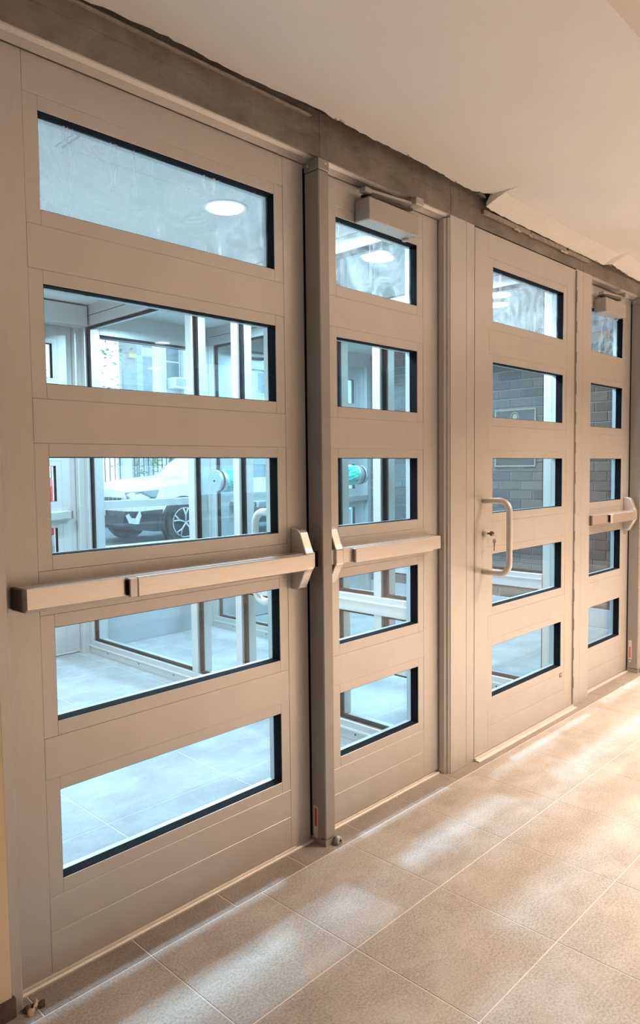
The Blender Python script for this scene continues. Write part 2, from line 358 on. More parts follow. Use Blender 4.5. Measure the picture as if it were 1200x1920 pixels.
# moulded stops on the jambs
prism('jamb_stop', [(1.624, YF+.003), (1.617, YF+.008), (1.615, -.030), (1.608, -.026), (1.606, -.003), (1.606, .03), (1.624, .03)], 'z', 0, HL-.012, 'aluminium', FR)
prism('jamb_stop', [(-.131, YF+.003), (-.126, YF+.008), (-.125, -.030), (-.121, -.026), (-.120, -.003), (-.120, .03), (-.131, .03)], 'z', 0, HL-.012, 'aluminium', FR)
prism('jamb_stop', [(2.917, YF+.003), (2.921, YF+.008), (2.922, -.030), (2.926, -.026), (2.927, -.003), (2.927, .03), (2.917, .03)], 'z', 0, HL-.012, 'aluminium', FR)
# thresholds
def threshold(x0, x1, yf, yb, parent):
    prism('threshold', [(yf, 0.0), (yf, .003), (yf+.006, .0065), (yf+.009, .0045), (yf+.016, .0045), (yf+.018, .0115), (yf+.030, .0125), (yb, .0125), (yb, 0)], 'x', x0, x1, 'steel_satin', parent)
threshold(-.120, 1.605, -.011, .09, FR); threshold(1.797, 2.732, -.073, .09, FR); threshold(2.917, 4.58, -.011, .09, FR)
# crumbled bedding where the left jamb meets the floor
for i in range(9):
    c = Vector((-.118+random.uniform(-.012, .03), -.062+random.uniform(-.016, .008), .004)); s = random.uniform(.005, .012)
    bm = bmesh.new(); bmesh.ops.create_icosphere(bm, subdivisions=1, radius=s)
    for v in bm.verts: v.co += Vector((random.uniform(-1, 1), random.uniform(-1, 1), random.uniform(-1, .6)))*s*.3
    me = bpy.data.meshes.new('crumb'); bm.to_mesh(me); bm.free(); finish(me, 'base_dark' if i % 2 else 'torn_paper'); O('mortar_crumb', me, FR, c-wloc(FR))

# ------------------------------------------------------------------ doors
ROWS = [(2.0786, 1.8526), (1.6829, 1.4501), (1.2774, 1.0416), (.8669, .6365), (.4660, .2407)]
TH = 0.058
def make_door(name, x0, x1, l0, l1, y, label, ztop=2.2005, zbot=.0150, bw=.036):
    D = tag(empty(name, ((x0+x1)/2, y, 0)), label, 'door', kind=S)
    g = .0002; yb = y+TH
    A, B = 'aluminium_brushed', 'aluminium'
    box('stile', x0, l0-bw-g, y, yb, zbot, ztop, A, D, .0005)
    box('stile', l1+bw+g, x1, y, yb, zbot, ztop, A, D, .0005)
    zr = [ztop] + sum([[a+bw*.9, b-bw] for a, b in ROWS], []) + [zbot]
    rails = [(zr[2*k], zr[2*k+1]) for k in range(6)]
    rx0, rx1 = l0-bw, l1+bw
    for k, (a, b) in enumerate(rails):
        if k == 5:
            box('rail', rx0+g, rx1-g, y, yb, .1165, a-g, B, D, .0005); box('kick_rail', rx0+g, rx1-g, y, yb, b, .1155, B, D, .0005)
        else: box('rail', rx0+g, rx1-g, y, yb, b+g, a-(g if k else 0), B, D, .0005)
    for k, (a, b) in enumerate(ROWS):
        top, bot = a+bw*.9, b-bw
        box('glazing_bead', rx0+g, l0, y+.0008, yb, bot+g, top-g, B, D, .0005); box('glazing_bead', l1, rx1-g, y+.0008, yb, bot+g, top-g, B, D, .0005)
        box('glazing_bead', l0+g, l1-g, y+.0008, yb, a, top-g, B, D, .0005); box('glazing_bead', l0+g, l1-g, y+.0008, yb, bot+g, b, B, D, .0005)
        t = .0016; ya, yc = y+.0035, y+.037
        v = []; 
        for yy in (ya, yc):
            for (p, q) in ((l0, b), (l1, b), (l1, a), (l0, a)): v.append((p, yy, q))
            for (p, q) in ((l0+t, b+t), (l1-t, b+t), (l1-t, a-t), (l0+t, a-t)): v.append((p, yy, q))
        f = []
        for i in range(4):
            j = (i+1) % 4
            f += [(i, j, 4+j, 4+i), (8+i, 12+i, 12+j, 8+j), (4+i, 4+j, 12+j, 12+i), (i, 8+i, 8+j, j)]
        raw('gasket', v, f, 'black_gasket', D)
        box('glass_pane', l0+t, l1-t, y+.0300, y+.0362, b+t, a-t, 'glass_smeared' if k == 0 else 'glass_clean', D)
    return D
def panic_bar(D, xh, xe, xpad0, xpad1):
    """xh: latch head side, xe: far end"""
    y = D.location.y; s = 1 if xh > xe else -1
    lo, hi = min(xh, xe), max(xh, xe); zc0, zc1 = .927, .977
    P = box('panic_bar', min(xe+s*.012, xh-s*.02), max(xe+s*.012, xh-s*.02), y-.058, y-.0002, zc0, zc1, 'steel', D, .002); P['label'] = 'brushed steel exit bar rail'
    box('end_cap', *sorted((xe, xe+s*.0125)), y-.060, y, zc0-.002, zc1+.001, 'dark_plastic', P, .004)['label'] = 'dark plastic end cap'
    box('push_pad', *sorted((xpad0, xpad1)), y-.072, y-.0585, zc0-.004, zc1-.003, 'steel', P, .003)['label'] = 'steel push pad'
    e = xpad0
    box('pad_end', *sorted((e-s*.022, e)), y-.0715, y-.0585, zc0-.002, zc1-.004, 'steel_satin', P, .002)
    box('pad_gap', *sorted((e-s*.027, e-s*.022)), y-.066, y-.0585, zc0+.004, zc1-.008, 'black_gasket', P)
    box('lower_flange', *sorted((xe+s*.02, xh-s*.03)), y-.030, y, zc0-.010, zc0, 'aluminium', P, .001)
    # latch head with tapered wings
    pr = [(y, .858), (y-.026, .857), (y-.032, .862), (y-.058, .915), (y-.067, .928), (y-.067, .976), (y-.060, .990), (y-.040, 1.040), (y-.032, 1.050), (y-.022, 1.053), (y, 1.054)]
    prism('latch_head', pr, 'x', xh-s*.070, xh-s*.034, 'steel', P, .003)['label'] = 'tapered steel latch head'
    box('latch_bolt', *sorted((xh-s*.034, xh+s*.005)), y-.045, y-.012, .927, .975, 'black_gasket', P)
def closer(D, x0, x1, z0=2.076, z1=2.152):
    y = D.location.y
    C_ = box('door_closer', x0, x1, y-.066, y-.0002, z0, z1, 'closer_paint', D, .005); C_['label'] = 'box shaped closer cover'
    cyl('pinion', (x0+.035, y-.032, z1+.009), 'z', .013, .020, 'dark_plastic', C_)
    def bar(name, a, b_, wd, ht, mat):
        a, b_ = Vector(a), Vector(b_); d = (b_-a); n = Vector((-d.y, d.x, 0)).normalized()*wd/2; u = Vector((0, 0, ht/2))
        v = [a-n-u, a+n-u, b_+n-u, b_-n-u, a-n+u, a+n+u, b_+n+u, b_-n+u]
        raw(name, v, [(0, 1, 2, 3), (7, 6, 5, 4), (0, 4, 5, 1), (1, 5, 6, 2), (2, 6, 7, 3), (3, 7, 4, 0)], mat, C_)
    bar('closer_arm', (x0+.012, y-.040, z1+.026), (x1-.020, y-.045, z1+.040), .024, .009, 'closer_paint')
    bar('closer_arm', (x0+.02, y-.020, z1+.016), (x1+.0, y-.030, z1+.028), .018, .008, 'dark_plastic')
    box('arm_knuckle', x0-.005, x0+.030, y-.055, y-.025, z1+.017, z1+.034, 'closer_paint', C_, .004)
    box('arm_shoe', x1-.028, x1+.020, y-.075, y-.030, z1+.034, z1+.061, 'closer_paint', C_, .003)
    box('adjuster_tab', x1-.030, x1-.012, y-.030, y-.010, z0-.010, z0-.0005, 'closer_paint', C_, .002)
def pull(D, x, side, z0=.80, z1=1.10, proj=.125, r=.0125):
    y0 = D.location.y if side < 0 else D.location.y+TH
    R_ = .042; pts = [(x, y0, z1)]
    for k in range(9):
        a = math.pi/2*k/8; pts.append((x, y0+side*(proj-R_+R_*math.sin(a)), z1-R_+R_*math.cos(a)))
    for k in range(9):
        a = math.pi/2*k/8; pts.append((x, y0+side*(proj-R_+R_*math.cos(a)), z0+R_-R_*math.sin(a)))
    pts.append((x, y0, z0))
    p = tube('pull_handle', pts, r, 'steel_satin', D, 18); p['label'] = 'tubular satin steel pull handle'; return p

D1 = make_door('door_1', -.117, .863, 0.0, .7392, 0.0, 'wide aluminium door at the left with long exit bar')
panic_bar(D1, .862, -.105, .187, .796); pull(D1, .80, 1)
D2 = make_door('door_2', .893, 1.602, 1.0168, 1.470, 0.0, 'narrow aluminium door right of the first post, closer above its top pane')
panic_bar(D2, .897, 1.552, 1.022, 1.470); closer(D2, 1.112, 1.391)
D3 = make_door('door_3', 1.800, 2.7265, 1.9423, 2.5992, YF, 'aluminium door with tubular pull handle and keyed lock', ztop=2.2105)
pull(D3, 1.863, -1)
hg = box('continuous_hinge', 2.7265, 2.7325, YF-.006, YF+.02, .02, 2.205, 'post_aluminium', D3, .001); hg['label'] = 'full height geared hinge'
for k in range(14): box('hinge_knuckle', 2.7275, 2.7320, YF-.0075, YF-.0055, .10+k*.15, .10+k*.15+.06, 'dark_plastic', D3, .001)
lk = cyl('lock_cylinder', (1.876, YF-.008, .961), 'y', .016, .016, 'steel_satin', D3); lk['label'] = 'round steel key cylinder'
lp = box('rating_plate', 2.585, 2.611, YF-.0012, YF-.0001, .186, .206, 'plate_red', D3); lp['label'] = 'tiny dark red metal plate'
box('plate_marking', 2.590, 2.607, YF-.0017, YF-.0011, .199, .202, 'label_white', lp); box('plate_marking', 2.596, 2.606, YF-.0017, YF-.0011, .191, .196, 'label_white', lp)
D4 = make_door('door_4', 2.877, 3.562, 2.998, 3.4514, 0.0, 'narrow aluminium door before the second post, its panes showing brick')
panic_bar(D4, 3.561, 2.915, 3.16, 3.50); closer(D4, 3.05, 3.315, 2.053, 2.128)
D5 = make_door('door_5', 3.594, 4.580, 3.718, 4.455, 0.0, 'aluminium door cut off by the right edge behind the second post')
panic_bar(D5, 3.598, 4.575, 3.72, 4.34)

# keys in the lock
K = tag(empty('keys', (1.876, YF-.016, .961)), 'brass key in the lock with a second key hanging from its ring', 'keys')
def keyshape(name, c, ax, s, parent, down):
    c = Vector(c); pts = []
    for k in range(14):
        a = 2*math.pi*k/14; pts.append((math.cos(a)*.0115*s, math.sin(a)*.0105*s))
    o = prism(name, [(c.x+p, c.z+q) for p, q in pts], 'y', c.y-.001, c.y+.001, 'brass', parent) if down else prism(name, [(c.y+p, c.z+q) for p, q in pts], 'x', c.x-.001, c.x+.001, 'brass', parent)
    if down: prism('key_blade', [(c.x-.004, c.z-.008), (c.x+.004, c.z-.008), (c.x+.004, c.z-.020), (c.x+.001, c.z-.022), (c.x+.003, c.z-.028), (c.x+.001, c.z-.031), (c.x+.003, c.z-.036), (c.x, c.z-.042), (c.x-.004, c.z-.040)], 'y', c.y-.001, c.y+.001, 'brass', o)
    return o
keyshape('key_bow', (1.876, YF-.036, .961), 'x', 1.0, K, False)
box('key_blade', 1.875, 1.877, YF-.028, YF-.014, .957, .965, 'brass', K)
tube('key_ring', [(1.876+.012*math.cos(a), YF-.046-.003*math.cos(a), .948+.012*math.sin(a)) for a in [2*math.pi*k/20 for k in range(20)]], .0011, 'steel', K, 6, True)
keyshape('hanging_key', (1.880, YF-.046, .930), 'y', 1.0, K, True)

# posts between door leaves
def post(x0, x1, label, lab2):
    P = tag(empty('mullion_post', ((x0+x1)/2, -.033, 0)), label, 'post')
    box('post_tube', x0, x1, -.066, -.0015, .022, 2.172, 'post_aluminium', P, .003)
    box('light_block', x0-.0042, x1-.0225, -.001, .050, .020, 2.19, 'black_gasket', P)  # added dark strip, blocks vestibule light leaking between the door leaves
    br = box('top_bracket', x0-.0015, x1+.0015, -.0675, -.0015, 2.173, 2.206, 'post_aluminium', P, .002)
    cyl('screw', ((x0+x1)/2+.006, -.068, 2.193), 'y', .004, .003, 'steel_satin', br, 12); cyl('screw', (x0-.002, -.020, 2.190), 'x', .004, .003, 'steel_satin', br, 12)
    fb = prism('floor_bracket', [(x0-.001, -.0665), (x1+.001, -.0665), (x1+.001, -.002), (x0-.001, -.002)], 'z', .0, .0215, 'post_aluminium', P)
    lug = cyl('lug', (x1-.002, -.080, .013), 'y', .0125, .020, 'closer_paint', fb, 16); cyl('lug_hole', (x1-.002, -.0905, .014), 'y', .004, .002, 'black_gasket', fb, 10)
    box('lug_foot', x1-.014, x1+.010, -.090, -.067, .0, .010, 'closer_paint', fb, .002)
    z0, z1, = lab2
    lb = box('warning_label', x0-.0012, x0-.0001, -.030, -.011, z0, z1, 'label_white', P); lb['label'] = 'narrow white sticker with red strip'
    if z0 < .05:
        box('red_strip', x0-.0018, x0-.0011, -.027, -.017, z0+.040, z1-.008, 'label_red', lb)
        box('small_print', x0-.0012, x0-.0001, -.046, -.033, z0+.004, z0+.014, 'closer_paint', P)
    else:
        for k in range(6): box('red_mark', x0-.0018, x0-.0011, -.025, -.016, z0+.010+k*.011, z0+.0185+k*.011, 'label_red', lb)
        box('small_print', x0-.0012, x0-.0001, -.026, -.014, z0-.018, z0-.008, 'label_white', P)
    return P
PO1 = post(.868, .914, 'dark aluminium post between the two left doors', (.018, .126))
PO2 = post(3.568, 3.614, 'aluminium post at the right edge of the picture', (.078, .192))

# ------------------------------------------------------------------ vestibule behind the doors
VF = tag(box('floor', -.3, 4.75, 0.10, 2.98, -.12, -.0012, 'grout_vestibule'), 'pale grey vestibule floor of large tiles behind the doors', 'floor', kind=S)
gx = [-.3, .46, 1.01, 1.56, 2.13, 2.68, 3.27, 3.82, 4.37, 4.70]; gy = [.10, .61, 1.22, 1.83, 2.44, 2.98]
for i in range(len(gx)-1):
    for j in range(len(gy)-1): box('vestibule_tile', gx[i]+.002, gx[i+1]-.002, gy[j]+.002, gy[j+1]-.002, -.010, 0, 'vestibule_tile', VF, .0008)
VC = tag(box('ceiling', -.3, 4.75, .062, 2.98, 2.33, 2.45, 'white_paint'), 'white vestibule ceiling seen through the top door panes', 'ceiling', kind=S)
ap = box('access_panel', .416, 1.03, .25, .684, 2.3265, 2.3299, 'white_paint', VC, .001); box('ceiling_joint', .392, .395, .10, .70, 2.3288, 2.3298, 'panel_grey', VC)
box('panel_joint', .411, 1.035, .684, .6875, 2.3275, 2.3298, 'panel_grey', VC); box('panel_joint', .412, .4155, .25, .6875, 2.3275, 2.3298, 'panel_grey', VC)
tag(box('wall_left', -.30, -.16, .062, 2.98, 0, 2.33, 'white_paint'), 'white vestibule side wall behind the left door', 'wall', kind=S)
def partition(name, X, ys, label):
    W = tag(empty(name, (X+.05, 1.45, 0)), label, 'glass partition', kind=S)
    X1 = X+.10; gz = X+.022; A = 'aluminium_brushed'
    y0, y1 = .064, 2.884
    box('sill', X, X1, y0, y1, 0, .085, A, W, .0015); box('sill_ledge', X-.006, X+.0, y0, y1, .045, .052, 'steel_satin', W); box('head', X, X1, y0, y1, 2.195, 2.33, A, W, .0015)
    box('head_groove', X-.0008, X-.0001, y0, y1, 2.258, 2.262, 'gap_dark', W)
    ym = [(y0-.0015, y0+.043, 2.1945)] + ys + [(y1-.045, y1, 2.1945)]
    for m_ in ym: box('mullion', X, X1, m_[0], m_[1], .0855 if m_[2] > 2.1 else .4055, m_[2], A, W, .0015)
    def pane(b_, c, z0, z1):
        v = []; t = .012; xa, xb = gz-.006, gz+.018
        for xx in (xa, xb):
            for p in ((b_+.0002, z0), (c-.0002, z0), (c-.0002, z1), (b_+.0002, z1)): v.append((xx, p[0], p[1]))
            for p in ((b_+t, z0+t), (c-t, z0+t), (c-t, z1-t), (b_+t, z1-t)): v.append((xx, p[0], p[1]))
        f = []
        for i in range(4):
            j = (i+1) % 4; f += [(i, j, 4+j, 4+i), (8+i, 12+i, 12+j, 8+j), (4+i, 4+j, 12+j, 12+i), (i, 8+i, 8+j, j)]
        raw('gasket', v, f, 'black_gasket', W)
        box('glass_pane', gz, gz+.010, b_+t-.001, c-t+.001, z0+t-.001, z1-t+.001, 'glass_partition', W)
    box('mid_rail', X-.004, X1+.004, y0+.0435, y1-.0455, .598, .678, A, W, .0015); box('rail_ledge', X-.010, X-.0041, y0+.0435, y1-.0455, .648, .654, 'steel_satin', W)
    full = [m_ for m_ in ym if m_[2] > 2.1]
    for (m0, m1) in zip(full[:-1], full[1:]):
        if any(m0[1] < q[0] < m1[0] for q in ym):
            box('transom', X, X1, m0[1]+.0003, m1[0]-.0003, 1.9005, 1.948, A, W, .0015); pane(m0[1], m1[0], 1.9483, 2.1945)
            box('low_rail', X, X1, m0[1]+.0003, m1[0]-.0003, .355, .405, A, W, .0015); pane(m0[1], m1[0], .0855, .3547)
    for (a_, b_, t0), (c, d, t1) in zip(ym[:-1], ym[1:]):
        n = max(1, int((c-b_)/.35))
        for k in range(n): cyl('screw', (X-.0012, b_+(c-b_)*(k+.5)/n, .030), 'x', .004, .0024, 'gap_dark', W, 8)
        top = 2.1945 if min(t0, t1) > 2.1 else 1.9002
        for (z0, z1) in ((.0855 if top > 2 else .4053, .5978), (.6783, top)): pane(b_, c, z0, z1)
    return W
YS = [(.315, .358, 1.9003), (.585, .630, 2.1945), (1.263, 1.311, 2.1945), (1.655, 1.710, 2.1945)]
P1 = partition('window_1', 1.63, YS, 'glazed aluminium partition behind the two left doors')
P2 = partition('window_2', 2.70, [(.640, .685, 2.1945), (1.655, 1.710, 2.1945)], 'second glazed aluminium partition farther right, behind the handle door')

# exterior wall of the vestibule
EY = 2.93
FE = tag(empty('trim_2', (1.7, EY, 0)), 'aluminium frame around the street doors beyond the vestibule', 'door frame', kind=S)
def ebox(n, a, b_, z0, z1, mat='aluminium_brushed', ya=EY-.046, yb=EY+.06): return box(n, a, b_, ya, yb, z0, z1, mat, FE, .0015)
ebox('header', -.30, 1.7303, 2.2055, 2.33); ebox('header', 2.6993, 4.72, 2.2055, 2.33)
ebox('jamb', -.30, -.145, 0, 2.205); ebox('jamb', 1.584, 1.7303, 0, 2.205); ebox('jamb', 2.6993, 2.868, 0, 2.205); ebox('jamb', 4.582, 4.72, 0, 2.205)
tag(box('wall_rear', -.5, 5.0, EY-.04, EY+.14, 2.331, 3.1, 'white_paint'), 'pale wall over the street doors', 'wall', kind=S)
op = tag(box('operator_box', 1.02, 1.622, EY-.16, EY-.047, 2.19, 2.318, 'aluminium_brushed', None, .004), 'silver automatic door operator box over the street door', 'operator')
op2 = tag(box('operator_box', 2.81, 4.4, .066, .19, 2.215, 2.325, 'aluminium_brushed', None, .004), 'long metal operator box behind the header of the right doors', 'operator')
W3 = tag(empty('window_3', (2.2, EY, 0)), 'street window over a grey panel between the partitions', 'window', kind=S)
def wbox(n, a, b_, z0, z1, mat='aluminium_brushed', ya=EY-.03, yb=EY+.06): return box(n, a, b_, ya, yb, z0, z1, mat, W3, .0015)
wbox('mullion', 1.7305, 1.778, 0, 2.33); wbox('mullion', 2.645, 2.699, 0, 2.33); wbox('head', 1.778, 2.645, 2.17, 2.33); wbox('head_groove', 1.778, 2.645, 2.158, 2.1695, 'black_gasket')
wbox('mid_rail', 1.778, 2.645, .977, 1.029); wbox('sill', 1.778, 2.645, .672, .708); wbox('knee_panel', 1.778, 2.645, 0, .6715, 'panel_grey', EY-.01, EY+.05)
for z0, z1 in ((.7085, .9765), (1.0295, 2.1578)): box('glass_pane', 1.7785, 2.6445, EY+.01, EY+.026, z0, z1, 'glass_clean', W3)
E1 = copy_tree(D1, (-.02, EY, 0)); E1.name = 'door_6'; E1['label'] = 'wide street door of the left vestibule bay'
E2 = copy_tree(D2, (-.02, EY, 0)); E2.name = 'door_7'; E2['label'] = 'narrow street door beyond the vestibule, showing a red glint of a car'
E4 = copy_tree(D4, (0, EY, 0)); E4.name = 'door_8'; E4['label'] = 'narrow street door of the right vestibule bay beside the partition'
E5 = copy_tree(D5, (0, EY, 0)); E5.name = 'door_9'; E5['label'] = 'wide street door of the right vestibule bay beside the brick'
EP1 = copy_tree(PO1, (-.02, EY, 0)); EP1['label'] = 'post between the street doors of the left bay'
EP2 = copy_tree(PO2, (0, EY, 0)); EP2['label'] = 'post between the street doors of the right bay'

# brick wall on the right of the vestibule
BX = 4.63; CH, BL, MJ = .0752, .203, .009
BW = tag(box('wall_right', BX+.008, 4.78, .062, 2.89, 0, 2.33, 'mortar'), 'brown brick wall seen through the two right doors', 'wall', kind=S)
box('plinth', BX-.012, BX+.008, .062, 2.88, 0, .143, 'plinth', BW, .004)
bricks = []
k = 0; z = .145
while z < 2.325:
    z1 = min(z+CH-MJ, 2.329); off = (k % 2)*BL/2; y = .062 - off
    while y < 2.88:
        a, b_ = max(y, .062), min(y+BL-MJ, 2.88)
        if b_-a > .02: bricks.append((a, b_, z, z1))
        y += BL
    z += CH; k += 1
def vis(bk):
    yc = (bk[0]+bk[1])/2; return abs(yc-1.0)
order = sorted(bricks, key=vis)
for a, b_, z0, z1 in order[:300]:
    box('brick', BX-random.uniform(0, .0025), BX+.012, a, b_, z0, z1, 'brick', BW, .0015)
V, F = [], []
for a, b_, z0, z1 in order[300:]:
    n = len(V)
    for x in (BX, BX+.012):
        for (yy, zz) in ((a, z0), (b_, z0), (b_, z1), (a, z1)): V.append((x, yy, zz))
    F += [tuple(n+i for i in t) for t in ((0, 1, 2, 3), (7, 6, 5, 4), (0, 4, 5, 1), (1, 5, 6, 2), (2, 6, 7, 3), (3, 7, 4, 0))]
if V: raw('far_bricks', V, F, 'brick', BW, kind='stuff')
def onb(px): return px
PQ = tag(empty('plaque', (BX, 1.34, 1.4)), 'dark bronze plaque with pale rim and round seal on the brick wall', 'plaque')
py0, py1, pz0, pz1 = 1.142, 1.513, 1.235, 1.708
box('plate', BX-.012, BX-.003, py0, py1, pz0, pz1, 'bronze', PQ, .001)
for (a, b_, c, d) in ((py0, py1, pz1-.012, pz1), (py0, py1, pz0, pz0+.012), (py0, py0+.012, pz0+.0121, pz1-.0121), (py1-.012, py1, pz0+.0121, pz1-.0121)): box('rim', BX-.016, BX-.0122, a, b_, c, d, 'bronze_edge', PQ, .001)
sy, sz = 1.328, 1.645
tube('seal_ring', [(BX-.014, sy+.034*math.cos(t), sz+.034*math.sin(t)) for t in [2*math.pi*k/24 for k in range(24)]], .004, 'bronze_edge', PQ, 6, True)
cyl('seal_disc', (BX-.0135, sy, sz), 'x', .022, .004, 'bronze_edge', PQ, 18)
for (yy, zz) in ((py0+.03, pz1-.03), (py1-.03, pz1-.03), (py0+.03, pz0+.03), (py1-.03, pz0+.03)): cyl('rosette', (BX-.014, yy, zz), 'x', .009, .006, 'bronze', PQ, 10)
for i in range(9):
    wd = random.uniform(.10, .15); box('raised_line', BX-.0145, BX-.0121, sy-wd, sy+wd, 1.565-i*.034, 1.578-i*.034, 'bronze_edge' if i == 0 else 'bronze', PQ)
tag(box('masking_tape', BX-.004, BX-.0005, .10, 2.4, 2.245, 2.292, 'blue_tape', None), 'strip of blue masking tape near the top of the brick wall', 'tape')

# round pulls on the partition glass, one end bare steel, the other wrapped in green film
def knob(x_plate, s, y, z, label, fo=0.0):
    N = tag(empty('round_pull', (x_plate, y, z)), label, 'door pull', 'round pulls on the partition glass')
    r = .059
    d = cyl('disc', (x_plate+s*.013, y, z), 'x', r, .022, 'steel_cool', N, 32); cyl('set_screw', (x_plate+(s*.0015 if s > 0 else -.0255), y, z), 'x', .006, .003, 'gap_dark', N, 10)
    cyl('dark_ring', (x_plate+s*.029, y, z), 'x', r+.0015, .010, 'black_gasket', N, 32)
    cyl('barrel', (x_plate+s*(.060+fo/2), y, z), 'x', r, .052+fo, 'steel_cool', N, 32)
    v = []; f = []; seg = 36; prof = [(p_+fo, q_) for p_, q_ in [(.058, .0605), (.070, .062), (.095, .0625), (.122, .060), (.140, .050), (.150, .030), (.148, .001)]]
    for (t, rr) in prof:
        for k in range(seg):
            a = 2*math.pi*k/seg; q = rr*(1+random.uniform(-.05, .05)); v.append((x_plate+s*(t+random.uniform(-.004, .004)*(1 if t > .06+fo else 2)), y+q*math.cos(a), z+q*math.sin(a)))
    for i in range(len(prof)-1):
        for k in range(seg): f.append((i*seg+k, i*seg+(k+1) % seg, (i+1)*seg+(k+1) % seg, (i+1)*seg+k))
    raw('green_film', v, f, 'green_wrap', N)['label'] = 'crumpled green plastic film'
    return N
knob(1.662, 1, 1.515, 1.179, 'round steel pull with bare disc, seen through the wide left door')
knob(2.721, -1, 1.36, 1.197, 'round pull with green wrapped end, seen through the narrow second door', .022)

# recessed lamps
def downlight(x, y, z, r, lens, label, cat, cool, watts):
    N = tag(empty('recessed_light', (x, y, z)), label, cat, 'recessed ceiling lights')
    cyl('trim_ring', (x, y, z-.002), 'z', r+.018, .0038, 'white_paint', N, 32); cyl('lens', (x, y, z-.006), 'z', r, .004, lens, N, 32)
    L = bpy.data.lights.new('lamp_glow', 'AREA'); L.shape = 'DISK'; L.size = r*2; L.energy = watts; L.color = cool; L.spread = math.radians(165 if cool is COOL else 118)
    lo = bpy.data.objects.new('lamp_glow', L); COL.objects.link(lo); lo.parent = N; lo.location = (0, 0, -.012)
vl = ['recessed light glaring through the top pane of the left door', 'recessed light glaring through the top pane of the second door', 'recessed light over the right vestibule bay near the doors', 'recessed light over the left bay near the street', 'recessed light over the middle bay near the street', 'recessed light over the right bay near the street']
for (x, y), l in zip(VEST_LAMPS, vl): downlight(x, y, 2.3295, .072, 'lamp_cool', l, 'ceiling light', COOL, VEST_W)
ll = ['lobby downlight in front of the handle door', 'lobby downlight in front of the far right doors', 'lobby downlight near the viewer at the left', 'lobby downlight at the back right, mirrored in the left door', 'lobby downlight at the back left', 'lobby downlight by the far right wall']
for (x, y, k), l in zip(LOBBY_LAMPS, ll): downlight(x, y, 2.7195, .14 if k > 1 else .085, 'lamp_warm', l, 'ceiling light', WARM, LOBBY_W*k)

# ------------------------------------------------------------------ street
tag(box('ground_sidewalk', -20, 60, 2.98, 7.6, -.2, -.02, 'sidewalk'), 'pale concrete sidewalk outside the street doors', 'sidewalk', kind=S)
tag(box('ground_street', -20, 60, 7.6, 13.0, -.3, -.04, 'asphalt'), 'grey asphalt street with parked cars', 'street', kind=S)
tag(box('ground_far_sidewalk', -20, 60, 13.0, 18.0, -.2, -.02, 'sidewalk'), 'pale sidewalk across the street', 'sidewalk', kind=S)
ST = [  # x, (z,hw) x5 : bottom, mid, belt, top edge, centre top
 (0.00, .36, .50, .58, .60, .86, .58, .93, .50, .95), (.06, .33, .62, .58, .72, .88, .70, .97, .58, .99), (.16, .28, .76, .58, .84, .92, .80, 1.01, .68, 1.05), (.40, .25, .86, .60, .935, .98, .90, 1.06, .78, 1.11),
 (1.0, .25, .88, .62, .95, 1.03, .93, 1.12, .80, 1.16), (1.45, .25, .88, .62, .95, 1.07, .93, 1.16, .79, 1.20), (1.85, .25, .88, .62, .95, 1.09, .93, 1.46, .71, 1.50), (2.25, .25, .88, .62, .95, 1.10, .93, 1.69, .65, 1.73),
 (3.1, .25, .88, .62, .95, 1.11, .93, 1.74, .65, 1.78), (4.1, .26, .88, .62, .95, 1.12, .92, 1.70, .63, 1.74), (4.55, .30, .86, .64, .93, 1.12, .90, 1.40, .66, 1.44), (4.75, .38, .80, .66, .88, 1.08, .86, 1.14, .72, 1.16)]
def sect(x):
    for a, b_ in zip(ST[:-1], ST[1:]):
        if a[0] <= x <= b_[0]:
            t = (x-a[0])/(b_[0]-a[0]); return [p+(q-p)*t for p, q in zip(a, b_)]
    return list(ST[-1])
